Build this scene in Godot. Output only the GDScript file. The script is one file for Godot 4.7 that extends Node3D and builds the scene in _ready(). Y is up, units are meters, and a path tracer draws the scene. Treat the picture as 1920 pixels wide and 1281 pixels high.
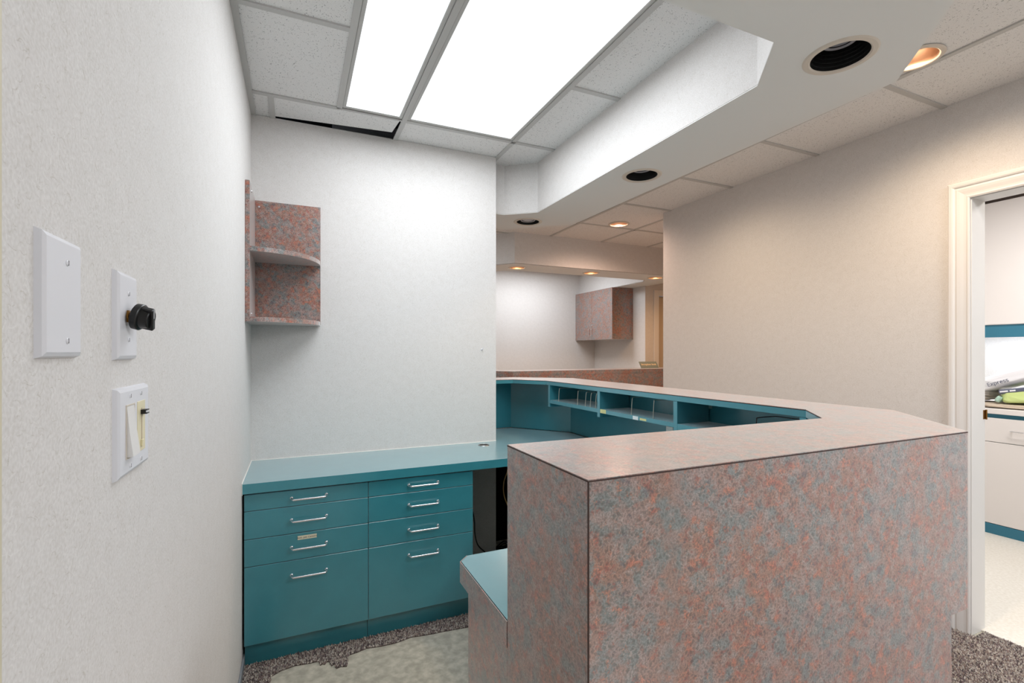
extends Node3D
# Dental/medical office reception: desk worktop with drawers, patterned reception counter below a lowered soffit,
# ceiling with troffers, a second reception and a side room through a door.

const FL := -0.012          # floor level
const CH := 2.44            # ceiling level
const E_MAIN := 1.85         # light energies: desk panels, far reception, waiting area, side room, cupboard tube, warm downlights
const E_FAR := 2.0
const E_WAIT := 4.0
const E_HALL := 0.9
const E_SIDE := 3.6
const E_TUBE := 0.8
const E_CAN := 1.0
const WAITING := [[2.025, 0.58], [2.025, 2.41]]
var rng := RandomNumberGenerator.new()
var used := {}
var M := {}

func _ready():
	rng.seed = 7
	# ---- camera -----------------------------------------------------------------------------
	var cam := Camera3D.new(); cam.name = "camera"
	var focal := 903.0
	cam.projection = Camera3D.PROJECTION_FRUSTUM
	cam.near = 0.05; cam.far = 60.0
	cam.size = 1281.0 / focal * cam.near
	cam.frustum_offset = Vector2(0.0, (659.5 - 640.5) / focal * cam.near)
	cam.position = Vector3(0, 1.284, 0)
	cam.rotation.y = -atan((960.0 - 555.1) / focal)
	add_child(cam); cam.current = true
	# ---- environment and exposure -----------------------------------------------------------
	var we := WorldEnvironment.new(); we.name = "world_environment"
	var env := Environment.new()
	env.background_mode = Environment.BG_COLOR
	env.background_color = Color(0.75, 0.8, 0.86)
	env.tonemap_mode = Environment.TONE_MAPPER_LINEAR
	env.tonemap_exposure = 1.0
	env.sdfgi_enabled = true; env.ssao_enabled = true; env.ssil_enabled = true
	we.environment = env; add_child(we)
	# ---- large lights (each just below its glowing panel, built further down) ------------------
	var cool := Color(0.96, 0.98, 1.0)
	area_light("light_narrow_panel", Vector3(0.3435, 2.425, -1.81), Vector2(0.25, 1.15), cool, E_MAIN * 0.32)
	area_light("light_wide_panel", Vector3(0.795, 2.425, -1.81), Vector2(0.54, 1.15), cool, E_MAIN * 0.68)
	area_light("light_far_panel", Vector3(2.85, 2.425, -5.45), Vector2(1.06, 0.50), cool, E_FAR)
	for p in WAITING: area_light("light_waiting_panel", Vector3(p[0], 2.425, p[1]), Vector2(0.54, 1.15), Color(0.96, 0.98, 1.0), E_WAIT)
	area_light("light_hall_panel", Vector3(0.805, 2.425, -4.005), Vector2(0.54, 0.54), Color(0.95, 0.98, 1.0), E_HALL)
	area_light("light_side_panel", Vector3(3.75, 2.425, -1.0), Vector2(0.54, 1.15), Color(1.0, 0.98, 0.96), E_SIDE)
	area_light("light_cupboard_tube", Vector3(4.86, 1.455, -1.6), Vector2(0.04, 0.9), cool, E_TUBE)

	materials()
	shell()
	ceiling_first()
	ceiling_rest()
	soffits()
	light_panels()
	downlights()
	floor_finish()
	reception_counter()
	worktop()
	drawers()
	wall_plates()
	corner_shelf()
	far_reception()
	side_room()
	small_things()

# ============================================================================ helpers
func numbered(n):
	if not used.has(n):
		used[n] = 0
		return n
	used[n] += 1
	return "%s_%03d" % [n, used[n]]

func tag(o, label, category, group = "", kind = ""):
	if label: o.set_meta("label", label)
	if category: o.set_meta("category", category)
	if group: o.set_meta("group", group)
	if kind: o.set_meta("kind", kind)
	return o

func thing(called, at, label, category, group = "", kind = ""):
	var o := Node3D.new(); o.name = numbered(called); add_child(o)
	o.position = at
	return tag(o, label, category, group, kind)

func begin():
	var st := SurfaceTool.new(); st.begin(Mesh.PRIMITIVE_TRIANGLES)
	return st

func done(called, st, mat, parent = null, at = Vector3.ZERO):
	var o := MeshInstance3D.new()
	o.mesh = st.commit() if st is SurfaceTool else st
	o.material_override = mat
	o.position = at
	if parent == null:
		o.name = numbered(called); add_child(o)
	else:
		o.name = called; parent.add_child(o, true)
	return o

# a triangle whose front looks along out (flat normal unless three are given)
func tri(st, a, b, c, out, na = null, nb = null, nc = null):
	var n = (b - a).cross(c - a)
	var l = n.length()
	if l < 1e-14: return
	n = n / l
	if n.dot(out) > 0.0:       # anticlockwise seen from the front: swap
		var t = b; b = c; c = t
		t = nb; nb = nc; nc = t
	else:
		n = -n
	st.set_normal(na if na != null else n); st.add_vertex(a)
	st.set_normal(nb if nb != null else n); st.add_vertex(b)
	st.set_normal(nc if nc != null else n); st.add_vertex(c)

func quad(st, a, b, c, d, out):
	tri(st, a, b, c, out); tri(st, a, c, d, out)

# box with chamfered edges
func box(st, lo, hi, r = 0.0, xf = Transform3D.IDENTITY):
	var c = (lo + hi) * 0.5
	var h = (hi - lo) * 0.5
	h = h.abs()
	r = min(r, min(h.x, min(h.y, h.z)) * 0.49)
	if r <= 0.0:
		for ax in 3:
			for s in [-1.0, 1.0]:
				var n = Vector3.ZERO; n[ax] = s
				var u = Vector3.ZERO; u[(ax + 1) % 3] = h[(ax + 1) % 3]
				var v = Vector3.ZERO; v[(ax + 2) % 3] = h[(ax + 2) % 3]
				var o = n * h[ax]
				quad(st, xf * (c + o - u - v), xf * (c + o + u - v), xf * (c + o + u + v), xf * (c + o - u + v), xf.basis * n)
		return
	for ax in 3:
		var a1 = (ax + 1) % 3
		var a2 = (ax + 2) % 3
		for s in [-1.0, 1.0]:
			var n = Vector3.ZERO; n[ax] = s
			var u = Vector3.ZERO; u[a1] = h[a1] - r
			var v = Vector3.ZERO; v[a2] = h[a2] - r
			var o = n * h[ax]
			quad(st, xf * (c + o - u - v), xf * (c + o + u - v), xf * (c + o + u + v), xf * (c + o - u + v), xf.basis * n)
			# the chamfer between this face and the next axis' faces
			for s2 in [-1.0, 1.0]:
				var n2 = Vector3.ZERO; n2[a1] = s2
				var p = n * h[ax] + n2 * (h[a1] - r)
				var q = n * (h[ax] - r) + n2 * h[a1]
				quad(st, xf * (c + p - v), xf * (c + p + v), xf * (c + q + v), xf * (c + q - v), xf.basis * (n + n2))
	for sx in [-1.0, 1.0]:
		for sy in [-1.0, 1.0]:
			for sz in [-1.0, 1.0]:
				var k = Vector3(sx, sy, sz)
				tri(st, xf * (c + k * Vector3(h.x, h.y - r, h.z - r)), xf * (c + k * Vector3(h.x - r, h.y, h.z - r)), xf * (c + k * Vector3(h.x - r, h.y - r, h.z)), xf.basis * k)

# polygon in the plane (u, v) through o, pushed along w
func extrude(st, pts, o, u, v, w):
	var idx = Geometry2D.triangulate_polygon(pts)
	var P = func(p): return o + u * p.x + v * p.y
	for i in range(0, idx.size(), 3):
		var a = P.call(pts[idx[i]]); var b = P.call(pts[idx[i + 1]]); var c = P.call(pts[idx[i + 2]])
		tri(st, a, b, c, -w); tri(st, a + w, b + w, c + w, w)
	var ccw = 0.0
	for i in pts.size():
		ccw += pts[i].cross(pts[(i + 1) % pts.size()])
	for i in pts.size():
		var p = pts[i]; var q = pts[(i + 1) % pts.size()]
		var e = q - p
		if e.length() < 1e-7: continue
		var nn = Vector2(e.y, -e.x) * (1.0 if ccw > 0 else -1.0)
		quad(st, P.call(p), P.call(q), P.call(q) + w, P.call(p) + w, u * nn.x + v * nn.y)

# plan polygon (x, z) from y0 to y1
func slab(st, pts, y0, y1):
	extrude(st, pts, Vector3(0, y0, 0), Vector3.RIGHT, Vector3.BACK, Vector3.UP * (y1 - y0))

func plan(list):
	var p := PackedVector2Array()
	for a in list: p.append(Vector2(a[0], a[1]))
	return p

func rect(x0, x1, z0, z1):
	return PackedVector2Array([Vector2(x0, z0), Vector2(x1, z0), Vector2(x1, z1), Vector2(x0, z1)])

# strip of a given thickness along a plan path (to the right of travel if t > 0)
func strip(st, path, t, y0, y1):
	var inner = offset_path(path, t)
	var poly := PackedVector2Array(path)
	for i in range(inner.size() - 1, -1, -1): poly.append(inner[i])
	slab(st, poly, y0, y1)

func offset_path(path, t):
	var out := PackedVector2Array()
	for i in path.size():
		var d0 = (path[i] - path[i - 1]).normalized() if i > 0 else Vector2.ZERO
		var d1 = (path[i + 1] - path[i]).normalized() if i < path.size() - 1 else Vector2.ZERO
		var n0 = Vector2(-d0.y, d0.x); var n1 = Vector2(-d1.y, d1.x)
		if i == 0: out.append(path[i] + n1 * t)
		elif i == path.size() - 1: out.append(path[i] + n0 * t)
		else:
			var m = (n0 + n1).normalized()
			out.append(path[i] + m * (t / max(0.3, m.dot(n0))))
	return out

# round tube along points
func tube(st, pts, r, sides = 10, caps = true):
	var rings = []
	var up = Vector3.UP
	var norms = []
	for i in pts.size():
		var t
		if i == 0: t = pts[1] - pts[0]
		elif i == pts.size() - 1: t = pts[i] - pts[i - 1]
		else: t = (pts[i + 1] - pts[i]).normalized() + (pts[i] - pts[i - 1]).normalized()
		t = t.normalized()
		if abs(t.dot(up)) > 0.95: up = Vector3.RIGHT if abs(t.x) < 0.9 else Vector3.BACK
		var side = t.cross(up).normalized()
		up = side.cross(t).normalized()
		var ring = []; var nr = []
		for k in sides:
			var a = TAU * k / sides
			var n = side * cos(a) + up * sin(a)
			ring.append(pts[i] + n * r); nr.append(n)
		rings.append(ring); norms.append(nr)
	for i in pts.size() - 1:
		for k in sides:
			var k2 = (k + 1) % sides
			var out = norms[i][k] + norms[i][k2]
			tri(st, rings[i][k], rings[i + 1][k], rings[i + 1][k2], out, norms[i][k], norms[i + 1][k], norms[i + 1][k2])
			tri(st, rings[i][k], rings[i + 1][k2], rings[i][k2], out, norms[i][k], norms[i + 1][k2], norms[i][k2])
	if caps:
		for e in [0, pts.size() - 1]:
			var out = pts[0] - pts[1] if e == 0 else pts[e] - pts[e - 1]
			for k in range(1, sides - 1): tri(st, rings[e][0], rings[e][k], rings[e][k + 1], out)

func smooth_path(ctrl, steps = 8):
	var c := Curve3D.new()
	for i in ctrl.size():
		var t = (ctrl[min(i + 1, ctrl.size() - 1)] - ctrl[max(i - 1, 0)]) / 6.0
		c.add_point(ctrl[i], -t, t)
	var out = []
	for i in ctrl.size() - 1:
		for k in steps: out.append(c.sample(i, float(k) / steps))
	out.append(ctrl[-1])
	return out

# profile of (radius, height) turned about an axis through o; crisp = flat steps
func lathe(st, prof, o, axis = Vector3.UP, sides = 32, inside = false):
	axis = axis.normalized()
	var u = axis.cross(Vector3.RIGHT if abs(axis.x) < 0.9 else Vector3.UP).normalized()
	var v = axis.cross(u)
	for i in prof.size() - 1:
		var p = prof[i]; var q = prof[i + 1]
		var e = Vector2(q[0] - p[0], q[1] - p[1])
		if e.length() < 1e-7: continue
		var n2 = Vector2(e.y, -e.x).normalized() * (-1.0 if inside else 1.0)
		for k in sides:
			var a = TAU * k / sides; var b = TAU * (k + 1) / sides
			var da = u * cos(a) + v * sin(a); var db = u * cos(b) + v * sin(b)
			var na = da * n2.x + axis * n2.y; var nb = db * n2.x + axis * n2.y
			var pa = o + da * p[0] + axis * p[1]; var pb = o + db * p[0] + axis * p[1]
			var qa = o + da * q[0] + axis * q[1]; var qb = o + db * q[0] + axis * q[1]
			tri(st, pa, qa, qb, na + nb, na, na, nb)
			tri(st, pa, qb, pb, na + nb, na, nb, nb)

# cushion-like body: half sizes h, rounded by exponent e, with optional ripple
func pillow(st, h, e, xf, ripple = 0.0, n = 22):
	var pt = func(i, j):
		var th = PI * (float(i) / n - 0.5); var ph = TAU * float(j) / (2 * n)
		var ct = pow(abs(cos(th)), e) * sign(cos(th)); var s = pow(abs(sin(th)), e) * sign(sin(th))
		var cp = pow(abs(cos(ph)), e) * sign(cos(ph)); var sp = pow(abs(sin(ph)), e) * sign(sin(ph))
		var p = Vector3(ct * cp, s, ct * sp)
		var w = 1.0 + ripple * (sin(7.0 * p.x + 3.0 * p.z) * cos(9.0 * p.z + 4.0 * p.y) + 0.6 * sin(17.0 * p.z + 11.0 * p.y))
		return p * h * w
	var g = []
	for i in n + 1:
		var row = []
		for j in 2 * n: row.append(pt.call(i, j))
		g.append(row)
	for i in n:
		for j in 2 * n:
			var j2 = (j + 1) % (2 * n)
			var out = g[i][j] + g[i + 1][j2]
			tri(st, xf * g[i][j], xf * g[i + 1][j], xf * g[i + 1][j2], xf.basis * out)
			tri(st, xf * g[i][j], xf * g[i + 1][j2], xf * g[i][j2], xf.basis * out)

func area_light(called, at, size, color, energy):
	var l := AreaLight3D.new(); l.name = called
	l.area_size = size; l.position = at; l.rotation.x = -PI / 2
	l.light_color = color; l.light_energy = energy
	l.shadow_enabled = true
	l.area_range = 14.0; l.area_attenuation = 2.0
	add_child(l)

func text_mesh(s, font_name, size, depth = 0.0006, bold = 400, italic = false):
	var t := TextMesh.new()
	var f := SystemFont.new(); f.font_names = PackedStringArray([font_name]); f.font_weight = bold; f.font_italic = italic
	t.font = f; t.text = s; t.font_size = 64; t.pixel_size = size / 64.0; t.depth = depth
	return t

# ============================================================================ materials
func flat(c, rough = 0.6, spec = 0.5, metal = 0.0):
	var m := StandardMaterial3D.new()
	m.albedo_color = c; m.roughness = rough; m.metallic = metal; m.metallic_specular = spec
	return m

func textured(tex, metres, c = Color.WHITE, rough = 0.7, spec = 0.5, off = Vector3.ZERO):
	var m = flat(c, rough, spec)
	m.albedo_texture = tex
	m.uv1_triplanar = true; m.uv1_world_triplanar = true; m.uv1_triplanar_sharpness = 24.0
	m.uv1_scale = Vector3.ONE / metres
	m.uv1_offset = off
	return m

func noise(sz, freq, sd, kind = FastNoiseLite.TYPE_SIMPLEX_SMOOTH, oct = 3, warp = 0.0, ridged = false):
	var f := FastNoiseLite.new()
	f.noise_type = kind; f.frequency = freq; f.seed = sd
	f.fractal_octaves = oct
	f.fractal_type = FastNoiseLite.FRACTAL_RIDGED if ridged else FastNoiseLite.FRACTAL_FBM
	if oct <= 1: f.fractal_type = FastNoiseLite.FRACTAL_NONE
	if warp > 0.0:
		f.domain_warp_enabled = true; f.domain_warp_amplitude = warp; f.domain_warp_frequency = freq * 1.3
	var im = f.get_seamless_image(sz, sz, false, false, 0.12)
	im.convert(Image.FORMAT_L8)
	return im.get_data()

func rgb_image(sz, data):
	return ImageTexture.create_from_image(Image.create_from_data(sz, sz, false, Image.FORMAT_RGB8, data))

func wallpaper_texture():
	var sz := 1024
	var a = noise(sz, 0.012, 11, FastNoiseLite.TYPE_SIMPLEX_SMOOTH, 4)
	var b = noise(sz, 0.11, 12, FastNoiseLite.TYPE_SIMPLEX_SMOOTH, 2)
	var val := PackedFloat32Array(); val.resize(sz * sz)
	for i in sz * sz:
		val[i] = 0.955 + (a[i] - 128) * 0.00008 + (b[i] - 128) * 0.0003
	# short curled paper fibres, some darker and some paler than the ground
	for k in 5200:
		var x = rng.randf() * sz; var y = rng.randf() * sz
		var ang = rng.randf() * TAU; var curl = rng.randf_range(-0.16, 0.16)
		var n = rng.randi_range(6, 26)
		var d = rng.randf_range(-0.062, -0.015) if rng.randf() < 0.62 else rng.randf_range(0.02, 0.045)
		for s in n:
			var i = posmod(int(y), sz) * sz + posmod(int(x), sz)
			val[i] += d
			i = posmod(int(y), sz) * sz + posmod(int(x + 1), sz)
			val[i] += d * 0.5
			x += cos(ang); y += sin(ang); ang += curl
	for k in 1300:
		var x = rng.randf() * sz; var y = rng.randf() * sz
		var ang = rng.randf() * TAU; var curl = rng.randf_range(-0.2, 0.2)
		var d = rng.randf_range(-0.045, -0.012) if rng.randf() < 0.75 else rng.randf_range(0.005, 0.015)
		for s in rng.randi_range(5, 15):
			for w in 3:
				for q in 2: val[posmod(int(y) + q, sz) * sz + posmod(int(x) + w, sz)] += d * 0.35
			x += cos(ang); y += sin(ang); ang += curl
	var out := PackedByteArray(); out.resize(sz * sz * 3)
	for i in sz * sz:
		var v = clampf(val[i], 0.0, 1.0)
		var k = 0.955 - v
		out[i * 3] = int(clampf((v + k * 0.08) * 255, 0, 255))
		out[i * 3 + 1] = int(v * 255)
		out[i * 3 + 2] = int(clampf((v - max(0.0, k) * 0.22) * 255, 0, 255))
	return rgb_image(sz, out)

func acoustic_texture():
	var sz := 1024
	var a = noise(sz, 0.16, 31, FastNoiseLite.TYPE_SIMPLEX_SMOOTH, 3)
	var val := PackedFloat32Array(); val.resize(sz * sz)
	for i in sz * sz: val[i] = 0.95 + (a[i] - 128) * 0.00045
	for k in 2300:                                   # pin holes and short fissures
		var x = rng.randf() * sz; var y = rng.randf() * sz
		var ang = rng.randf() * TAU
		var long = rng.randf() < 0.42
		var n = rng.randi_range(5, 15) if long else rng.randi_range(1, 3)
		var wide = 2 if (rng.randf() < 0.5) else 3
		var dark = rng.randf_range(0.12, 0.42)
		for s in n:
			for w in wide:
				for q in (1 if long else wide):
					val[posmod(int(y) + q, sz) * sz + posmod(int(x) + w, sz)] = 0.93 - dark
			x += cos(ang); y += sin(ang); ang += rng.randf_range(-0.5, 0.5)
	var out := PackedByteArray(); out.resize(sz * sz)
	for i in sz * sz: out[i] = int(clampf(val[i], 0, 1) * 255)
	return ImageTexture.create_from_image(Image.create_from_data(sz, sz, false, Image.FORMAT_L8, out))

func laminate_texture():
	var sz := 1280
	var a = noise(sz, 0.014, 51, FastNoiseLite.TYPE_SIMPLEX_SMOOTH, 5, 26.0)
	var b = noise(sz, 0.024, 52, FastNoiseLite.TYPE_SIMPLEX_SMOOTH, 5, 26.0)
	var c = noise(sz, 0.033, 53, FastNoiseLite.TYPE_SIMPLEX_SMOOTH, 4, 20.0)
	var d = noise(sz, 0.026, 54, FastNoiseLite.TYPE_SIMPLEX_SMOOTH, 5, 22.0)
	var w = noise(sz, 0.075, 55, FastNoiseLite.TYPE_SIMPLEX_SMOOTH, 2, 12.0, true)
	var e = noise(sz, 0.20, 56, FastNoiseLite.TYPE_SIMPLEX, 2, 8.0)
	var g = noise(sz, 0.0048, 57, FastNoiseLite.TYPE_SIMPLEX_SMOOTH, 3, 30.0)
	var brown = Vector3(138, 106, 91); var grey = Vector3(138, 123, 119)
	var teal = Vector3(108, 121, 122); var pale = Vector3(147, 137, 133)
	var rust = Vector3(176, 104, 78); var red = Vector3(134, 70, 60); var plum = Vector3(82, 74, 84)
	var out := PackedByteArray(); out.resize(sz * sz * 3)
	for i in sz * sz:
		var q = e[i] * 0.28
		var m = clampf((g[i] - 70.0) / 120.0, 0.0, 1.0)        # patches richer in rust, patches richer in grey-teal
		var v = grey.lerp(brown, m)
		v = v.lerp(teal, clampf((a[i] + q - 128.0 - m * 42.0) / 60.0, 0.0, 0.95))
		v = v.lerp(pale, clampf((d[i] + q - 182.0) / 56.0, 0.0, 0.7))
		v = v.lerp(rust, clampf((b[i] + q - 218.0 + m * 36.0) / 64.0, 0.0, 0.8))
		v = v.lerp(red, clampf((c[i] + q - 222.0 + m * 22.0) / 54.0, 0.0, 0.7))
		v = v.lerp(plum, clampf((88.0 - d[i] - q * 0.3) / 56.0, 0.0, 0.75))
		var s = 1.0 + (w[i] - 128) * 0.0026 + (e[i] - 128) * 0.0012
		out[i * 3] = int(clampf(v.x * s, 0, 255)); out[i * 3 + 1] = int(clampf(v.y * s, 0, 255)); out[i * 3 + 2] = int(clampf(v.z * s, 0, 255))
	return rgb_image(sz, out)

func two_tone(sz, freq, sd, c0, c1, oct = 3, gain = 1.6, warp = 0.0):
	var a = noise(sz, freq, sd, FastNoiseLite.TYPE_SIMPLEX_SMOOTH, oct, warp)
	var b = noise(sz, 0.3, sd + 1, FastNoiseLite.TYPE_SIMPLEX, 1)
	var out := PackedByteArray(); out.resize(sz * sz * 3)
	for i in sz * sz:
		var t = clampf(0.5 + (a[i] - 128) / 255.0 * gain + (b[i] - 128) / 255.0 * 0.35, 0, 1)
		var v = c0.lerp(c1, t)
		out[i * 3] = int(v.r * 255); out[i * 3 + 1] = int(v.g * 255); out[i * 3 + 2] = int(v.b * 255)
	return rgb_image(sz, out)

func materials():
	var wp = wallpaper_texture()
	M.wall = textured(wp, 0.62, Color(0.905, 0.893, 0.885), 0.85, 0.25)
	M.soffit_paper = M.wall
	var ac = acoustic_texture()
	M.tile = textured(ac, 0.61, Color(0.97, 0.965, 0.96), 0.95, 0.1)
	M.grid = flat(Color(0.77, 0.765, 0.755), 0.5, 0.4)
	M.paint = flat(Color(0.92, 0.92, 0.91), 0.8, 0.3)
	var lam = laminate_texture()
	M.lam = textured(lam, 0.95, Color(0.96, 0.90, 0.885), 0.36, 0.55)
	M.lam_line = flat(Color(0.23, 0.13, 0.10), 0.6)
	M.teal = textured(two_tone(512, 0.02, 71, Color(0.165, 0.52, 0.575), Color(0.18, 0.54, 0.595), 4, 1.2), 1.2, Color.WHITE, 0.26, 0.55)
	for m in [M.lam, M.teal]:
		m.clearcoat_enabled = true; m.clearcoat = 1.0; m.clearcoat_roughness = 0.24
		m.rim_enabled = true; m.rim = 1.0; m.rim_tint = 0.0
	M.teal_dark = flat(Color(0.17, 0.36, 0.39), 0.5, 0.4)
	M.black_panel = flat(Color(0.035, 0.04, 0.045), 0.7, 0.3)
	M.black = flat(Color(0.03, 0.03, 0.033), 0.35, 0.5)
	M.baffle = flat(Color(0.012, 0.012, 0.014), 0.5, 0.4)
	M.chrome = flat(Color(0.90, 0.90, 0.91), 0.26, 0.6, 1.0)
	M.steel = flat(Color(0.6, 0.6, 0.6), 0.35, 0.5, 1.0)
	M.brass = flat(Color(0.62, 0.45, 0.22), 0.35, 0.5, 1.0)
	M.plate = flat(Color(0.88, 0.88, 0.90), 0.35, 0.5)
	M.ivory = flat(Color(0.90, 0.86, 0.72), 0.4, 0.5)
	M.white_trim = flat(Color(0.90, 0.89, 0.88), 0.4, 0.5)
	M.trim_ring = flat(Color(0.85, 0.81, 0.76), 0.45, 0.4)
	M.cream = flat(Color(0.83, 0.80, 0.71), 0.6)
	M.caulk = flat(Color(0.92, 0.92, 0.90), 0.5)
	M.vinyl_base = flat(Color(0.52, 0.54, 0.56), 0.5)
	M.bare = textured(two_tone(1024, 0.012, 81, Color(0.63, 0.615, 0.565), Color(0.75, 0.73, 0.675), 6, 1.6, 20.0), 0.6, Color.WHITE, 0.85, 0.3)
	M.carpet = textured(two_tone(512, 0.12, 85, Color(0.22, 0.19, 0.19), Color(0.55, 0.50, 0.47), 2, 2.2), 0.25, Color.WHITE, 1.0, 0.05)
	M.wire = flat(Color(0.80, 0.77, 0.72), 0.3, 0.6, 0.5)
	M.tuft = flat(Color.WHITE, 1.0, 0.05); M.tuft.vertex_color_use_as_albedo = true
	M.pale_floor = textured(two_tone(512, 0.04, 93, Color(0.80, 0.79, 0.76), Color(0.87, 0.86, 0.83), 3, 1.5), 0.6, Color.WHITE, 0.4, 0.4)
	M.vinyl = textured(two_tone(512, 0.05, 91, Color(0.83, 0.81, 0.77), Color(0.88, 0.865, 0.835), 3, 1.5), 0.5, Color.WHITE, 0.45, 0.4)
	M.cab_white = flat(Color(0.90, 0.88, 0.87), 0.4, 0.4)
	M.cab_teal = flat(Color(0.22, 0.46, 0.55), 0.45, 0.4)
	M.warm_metal = flat(Color(0.94, 0.84, 0.76), 0.35, 0.5, 1.0)
	M.plenum = flat(Color(0.06, 0.06, 0.065), 0.9, 0.1)
	M.door = flat(Color(0.78, 0.72, 0.64), 0.5)
	M.dark_wood = flat(Color(0.24, 0.19, 0.16), 0.6)
	M.sign = flat(Color(0.44, 0.50, 0.49), 0.4)
	M.sign_text = flat(Color(0.96, 0.86, 0.70), 0.5)
	M.paper = flat(Color(0.90, 0.88, 0.78), 0.8)
	M.yellow_note = flat(Color(0.86, 0.84, 0.60), 0.8)
	M.white_note = flat(Color(0.88, 0.90, 0.90), 0.8)
	M.ink = flat(Color(0.12, 0.10, 0.12), 0.8)
	M.tape = flat(Color(0.45, 0.60, 0.60), 0.5)
	M.speck = textured(two_tone(256, 0.2, 97, Color(0.35, 0.38, 0.38), Color(0.78, 0.80, 0.78), 1, 3.0), 0.05, Color.WHITE, 0.7)
	M.cream_cable = flat(Color(0.84, 0.70, 0.46), 0.5)
	M.cable = flat(Color(0.035, 0.04, 0.06), 0.45)
	M.bag_white = flat(Color(0.93, 0.93, 0.95), 0.35, 0.5)
	M.lime = flat(Color(0.83, 0.90, 0.60), 0.4, 0.5)
	M.slate = flat(Color(0.36, 0.38, 0.46), 0.4)
	M.crumple = flat(Color(0.78, 0.75, 0.73), 0.6)
	M.kraft = flat(Color(0.76, 0.70, 0.63), 0.8)
	M.mint = flat(Color(0.68, 0.80, 0.74), 0.4)
	# glowing panels: acrylic lens with a fine prismatic grid
	var im := Image.create(128, 128, false, Image.FORMAT_RGB8)
	for y in 128:
		for x in 128:
			var v = 0.90 + 0.10 * (0.5 + 0.5 * cos(x * TAU / 16.0)) * (0.5 + 0.5 * cos(y * TAU / 16.0))
			im.set_pixel(x, y, Color(v, v, v))
	var lens := ImageTexture.create_from_image(im)
	M.lens = textured(lens, 0.05, Color(0.92, 0.94, 0.95), 0.3)
	M.lens.emission_enabled = true; M.lens.emission = Color(0.97, 0.985, 1.0); M.lens.emission_energy_multiplier = 1.15
	M.lens.emission_operator = BaseMaterial3D.EMISSION_OP_MULTIPLY; M.lens.emission_texture = lens
	M.bulb = flat(Color(1, 0.88, 0.72), 0.4)
	M.bulb.emission_enabled = true; M.bulb.emission = Color(1.0, 0.86, 0.72); M.bulb.emission_energy_multiplier = 2.2
	M.dead_bulb = flat(Color(0.62, 0.62, 0.65), 0.25, 0.6)

# ============================================================================ room shell
func wall(called, pts, label, y0 = FL - 0.05, y1 = 2.76, mat = null):
	var st = begin(); slab(st, pts, y0, y1)
	var o = done(called, st, mat if mat else M.wall)
	return tag(o, label, "wall", "", "structure")

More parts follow.
